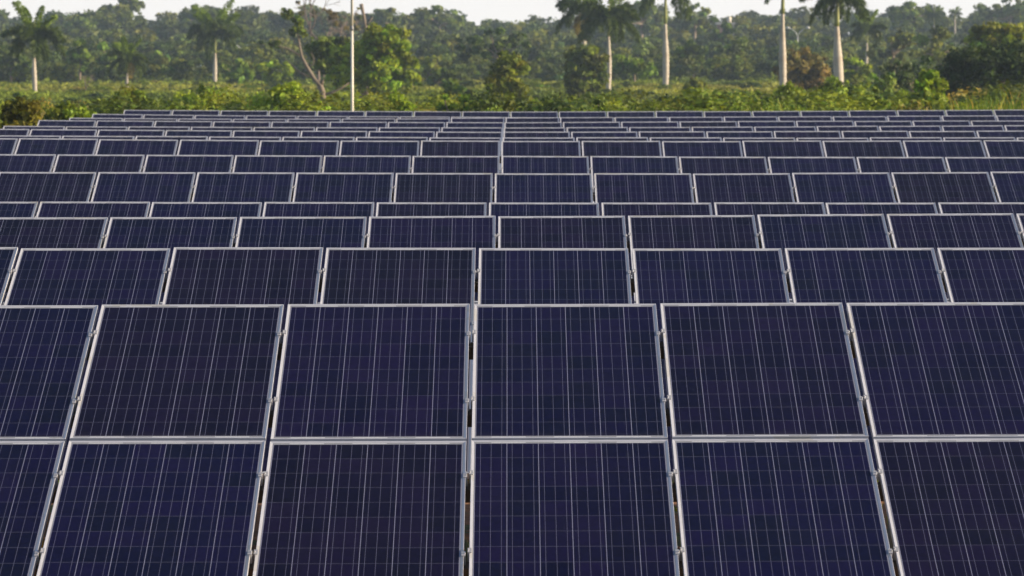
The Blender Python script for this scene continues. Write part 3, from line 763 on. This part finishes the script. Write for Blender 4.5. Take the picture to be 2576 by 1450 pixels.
m = MB(); m.box(1.2, 1.32, -1.7, -1.55, 0, zt); link('porch_post', m.mesh('porch_post', bpy.data.materials['pale_concrete']), root)

# ------------------------------------------------------------------ far woodland (stuff)
SKY = [(-80, 28), (0, 28), (40, 38), (100, 30), (200, 30), (250, 24), (310, 4), (365, 30), (430, 44), (455, 24), (500, 18), (600, 20), (640, 28), (680, 22), (740, 14), (800, 16), (860, 32), (900, 24),
       (960, 22), (1010, 32), (1050, 24), (1120, 26), (1165, 44), (1250, 46), (1290, 40), (1350, 38), (1400, 52), (1500, 34), (1600, 16), (1640, 14), (1760, 20), (1790, 40), (1850, 34), (1900, 38), (1960, 30),
       (2030, 32), (2100, 24), (2190, 14), (2215, 42), (2250, 16), (2300, 18), (2370, 24), (2390, 42), (2440, 34), (2480, 22), (2540, 6), (2660, 2)]
su, sv = zip(*SKY)
rs = np.random.RandomState(11); Vs, Cs = [], []
protos = []
for k in range(9):
    r_ = random.Random(k); lo = [(0, 0, 0, .8, .8, .75)] + [(r_.uniform(-.7, .7), r_.uniform(-.6, .6), r_.uniform(-.4, .5), r_.uniform(.3, .5), r_.uniform(.3, .5), r_.uniform(.25, .5)) for _ in range(5)]
    protos.append(crown_arrays(lo, 2200, .13, 500 + k, .34, vary=.2)[:2])
layers = [(436, 150, 12, 1.8), (470, 132, 10, 2.3), (500, 112, 10, 3.0), (570, 88, 10, 4.0), (650, 64, 10, 5.0), (740, None, 2, 5.6), (860, None, -9, 6.2)]
for (Y, vt, add, R) in layers:
    sc = Y / F; span = 2576 * 1.25; step = R * 1.0 / sc
    u = -300.0
    while u < 2900:
        uu = u + rs.uniform(-.4, .4) * step; YY = Y + rs.uniform(-18, 22)
        skyv = float(np.interp(uu, su, sv))
        v = (max(vt, skyv + 25) if vt else skyv + add) + rs.uniform(-9, 13)
        if vt is None: v = max(v, skyv - 12)
        u += step * rs.uniform(.6, 1.15)
        if 1800 < uu < 1850 and Y < 620: v = max(v, 68)
        rr = R * rs.uniform(.7, 1.25); z = at(0, v, YY).z; X = (uu - CX) / F * YY; gz = float(ground_z(X, YY))
        hz = rr * rs.uniform(.7, 1.0); 
        zlist = [z - hz * .95]
        if z - 1.9 * hz > gz + .6: zlist.append(z - 2.2 * hz)
        for q, zz in enumerate(zlist):
            V, C = protos[rs.randint(9)]
            a = rs.uniform(0, 6.28); ca, sa = math.cos(a), math.sin(a)
            W = V.copy(); x = W[..., 0] * ca - W[..., 1] * sa; y = W[..., 0] * sa + W[..., 1] * ca
            k = rr * (1 if q == 0 else 1.15)
            W = np.stack([x * k + X, y * k + YY, W[..., 2] * hz + zz], -1)
            t = rs.uniform(0, 1) ** 1.3; base_c = np.array([.028, .042, .016]) * (1 - t) + np.array([.085, .102, .026]) * t
            
            Vs.append(W); Cs.append(C * base_c)
me = quads_mesh('woodland', np.concatenate(Vs), np.concatenate(Cs), M_LEAF)
tag(link('woodland', me, color=(1, 1, 1)), 'far hazy wood of mixed green trees filling the background up to the skyline', 'woodland', kind='stuff')

# ------------------------------------------------------------------ scrub carpet and grass (stuff)
def vnoise(x, y, s, seed):
    r = np.random.RandomState(seed); T = r.rand(256, 256)
    X, Y = x / s, y / s; xi, yi = np.floor(X).astype(int), np.floor(Y).astype(int); fx, fy = X - xi, Y - yi
    fx, fy = fx * fx * (3 - 2 * fx), fy * fy * (3 - 2 * fy)
    g = lambda a, b: T[(a) % 256, (b) % 256]
    return (g(xi, yi) * (1 - fx) + g(xi + 1, yi) * fx) * (1 - fy) + (g(xi, yi + 1) * (1 - fx) + g(xi + 1, yi + 1) * fx) * fy
rs = np.random.RandomState(3); n = 330000
t = rs.rand(n); Y = 84 * (520 / 84) ** t; X = (rs.rand(n) * 2 - 1) * (0.155 * Y + 5)
hgt = 0.25 + 1.7 * np.clip(vnoise(X, Y * .6, 4.5, 1) * .6 + vnoise(X, Y * .6, 1.7, 2) * .4 - .42, 0, 1) * 2.0 * np.clip(vnoise(X, Y * .3, 16, 9) * 1.5 - .1, .12, 1)
hgt *= np.interp(Y, [120, 260], [1.0, .55]); q = rs.rand(n) ** 0.45
Z = ground_z(X, Y) + hgt * q
size = np.clip(Y * 3.0 / 3630, .10, .42) * rs.uniform(.6, 1.4, n)
nr = rs.normal(size=(n, 3)); nr[:, 2] = np.abs(nr[:, 2]) + .3; nr /= np.linalg.norm(nr, axis=1)[:, None]
V = rot_quads(np.stack([X, Y, Z], 1), nr, size, rs, 2.2)
h1 = vnoise(X, Y * .35, 7, 4)[:, None]; h2 = vnoise(X, Y * .3, 22, 5)[:, None]; b = rs.uniform(.7, 1.3, n)[:, None]
c1 = np.array([.026, .044, .010]); c2 = np.array([.120, .145, .026]); c3 = np.array([.200, .175, .070])
C = (c1 * (1 - h1) + c2 * h1); dry = np.clip((h2 - .55) * 3.2, 0, .6) * np.clip((.9 - hgt[:, None]) * 2, 0, 1); C = (C * (1 - dry) + c3 * dry) * b
Vs, Cs = [V], [C]
for k in range(760):
    near = k < 300
    YY = rs.uniform(104, 200) if near else rs.uniform(225, 430); XX = rs.uniform(-1, 1) * (0.15 * YY + 3); gz = float(ground_z(XX, YY))
    if near:
        vt_ = rs.uniform(206 if XX > .045 * YY else (222 if XX > -3 else 234), 278); hh = max(.4, at(0, vt_, YY).z - gz)
    else: hh = rs.uniform(.25, .9)
    wd = hh * (rs.uniform(.5, 1.25) if near else rs.uniform(.8, 1.8))
    Vp, Cp = protos[rs.randint(9)]; sel = rs.rand(len(Vp)) < .75
    W = Vp[sel] * np.array([wd, wd, hh * .62]); cen = W.mean(1, keepdims=True); W = cen + (W - cen) * (.6 if YY < 200 else .9) + np.array([XX, YY, gz + hh * .45])
    t = rs.rand(); bc = np.array([.018, .032, .009]) * (1 - t) + np.array([.115, .145, .022]) * t
    if rs.rand() < .04: bc = np.array([.15, .125, .06])
    Vs.append(W); Cs.append(Cp[sel] * bc)
V, C = np.concatenate(Vs), np.concatenate(Cs)
tag(link('scrub', quads_mesh('scrub', V, C, M_LEAF), color=(1, 1, 1)), 'low green and straw-coloured scrub covering the open land behind the panels', 'scrub', kind='stuff')

def blades(cx, cy, hh, wd, rs, lean=.35, seg=4):
    n = len(cx); a = rs.uniform(0, 6.28, n); d = np.stack([np.cos(a), np.sin(a)], 1) * (hh * rs.uniform(.1, 1, n) * lean)[:, None]
    wa = rs.uniform(0, 6.28, n); wv = np.stack([np.cos(wa), np.sin(wa), np.zeros(n)], 1) * wd[:, None] / 2
    z0 = ground_z(cx, cy); out = []
    def pt(f): return np.stack([cx + d[:, 0] * f ** 2, cy + d[:, 1] * f ** 2, z0 + hh * (f - .22 * f ** 3)], 1)
    for s in range(seg):
        f0, f1 = s / seg, (s + 1) / seg; w0, w1 = 1 - f0 ** 2, 1 - f1 ** 2
        p0, p1 = pt(f0), pt(f1)
        out.append(np.stack([p0 - wv * w0, p0 + wv * w0, p1 + wv * w1, p1 - wv * w1], 1))
    return np.concatenate(out), seg
rs = np.random.RandomState(21); n = 20000
X = rs.uniform(-15, 16, n); Y = rs.uniform(82.5, 95, n)
env = np.interp(X, [-15, -9, -6.5, 2, 6, 10, 16], [1.5, 1.2, .9, 1.2, 1.5, 1.6, 1.9])
hh = env * rs.uniform(.45, 1.0, n) * (.55 + .75 * vnoise(X, Y, 1.1, 6))
V, seg = blades(X, Y, hh, rs.uniform(.025, .06, n), rs)
tt = rs.rand(n)[:, None]; C = np.array([.040, .075, .012]) * (1 - tt) + np.array([.095, .13, .022]) * tt
C[rs.rand(n) < .06] = (.15, .12, .05); C = np.tile(C, (seg, 1))
tag(link('grass', quads_mesh('grass', V, C, M_LEAF), color=(1, 1, 1)), 'tall green grass growing along the back edge of the solar field', 'grass', kind='stuff')
# tall cane clumps at the right
for j, (u, vt, Y_, lab, nb) in enumerate([(2566, 196, 92, 'tallest cane grass clump at the photo\'s right edge', 240), (2530, 222, 88, 'yellowing cane grass clump second from the right edge', 200),
                                 (2470, 208, 90, 'straw-tipped cane grass clump in front of the huge dark tree', 200), (2418, 226, 87, 'cane grass clump just right of the feathery bush', 160),
                                 (1996, 228, 96, 'upright green cane grass clump below the grey palm trunk', 140), (1722, 246, 92, 'yellow-green cane grass clump below the tall cut-off palm', 120), (1566, 240, 95, 'arching pale cane grass clump near the dark low bush', 120)]):
    c = at(u, vt, Y_); gz = float(ground_z(c.x, Y_)); h = c.z - gz; rs = np.random.RandomState(60 + j)
    cx = c.x + rs.normal(0, .28, nb); cy = Y_ + rs.normal(0, .3, nb); hh = h * rs.uniform(.5, 1.22, nb)
    V, seg = blades(cx, cy, hh, rs.uniform(.035, .07, nb), rs, .3, 5)
    V = V - np.array([c.x, Y_, gz]); tt = rs.rand(nb)[:, None]
    C = np.array([.045, .085, .014]) * (1 - tt) + np.array([.115, .135, .03]) * tt; C[rs.rand(nb) < .12] = (.20, .13, .05)
    o = link('cane_grass_clump', quads_mesh('cane_grass_clump', V, np.tile(C, (seg, 1)), M_LEAF), None, (c.x, Y_, gz), color=(1, 1, 1))
    tag(o, lab, 'grass clump', 'cane grass clumps behind the panels')
# weeds on the soil under the front rows, seen through the gaps
rs = np.random.RandomState(31); n = 9000
X = rs.uniform(-5, 5, n); Y = rs.uniform(16, 28, n); keep = vnoise(X, Y, .45, 8) > .52; X, Y = X[keep], Y[keep]; n = len(X)
V, seg = blades(X, Y, rs.uniform(.05, .22, n), rs.uniform(.006, .014, n), rs, .7, 3)
tt = rs.rand(n)[:, None]; C = np.array([.07, .12, .02]) * (1 - tt) + np.array([.22, .22, .07]) * tt; C[rs.rand(n) < .3] = (.26, .14, .07)
tag(link('weeds', quads_mesh('weeds', V, np.tile(C, (seg, 1)), M_LEAF), color=(1, 1, 1)), 'short weeds on the red soil under the front panels', 'weeds', kind='stuff')

# ------------------------------------------------------------------ haze
m = MB(); m.box(-1450, 1450, -140, 1560, -4, 26)
hz = bpy.data.materials.new('haze'); hz.use_nodes = True; hz.node_tree.nodes.clear()
vo = hz.node_tree.nodes.new('ShaderNodeVolumePrincipled'); ou = hz.node_tree.nodes.new('ShaderNodeOutputMaterial')
vo.inputs['Color'].default_value = (0.60, 0.76, 1.0, 1); vo.inputs['Density'].default_value = 0.00023; vo.inputs['Anisotropy'].default_value = 0.2
hz.node_tree.links.new(vo.outputs[0], ou.inputs['Volume'])
h = link('haze', m.mesh('haze', hz)); tag(h, 'thin bluish morning haze over the land', 'haze', kind='stuff')
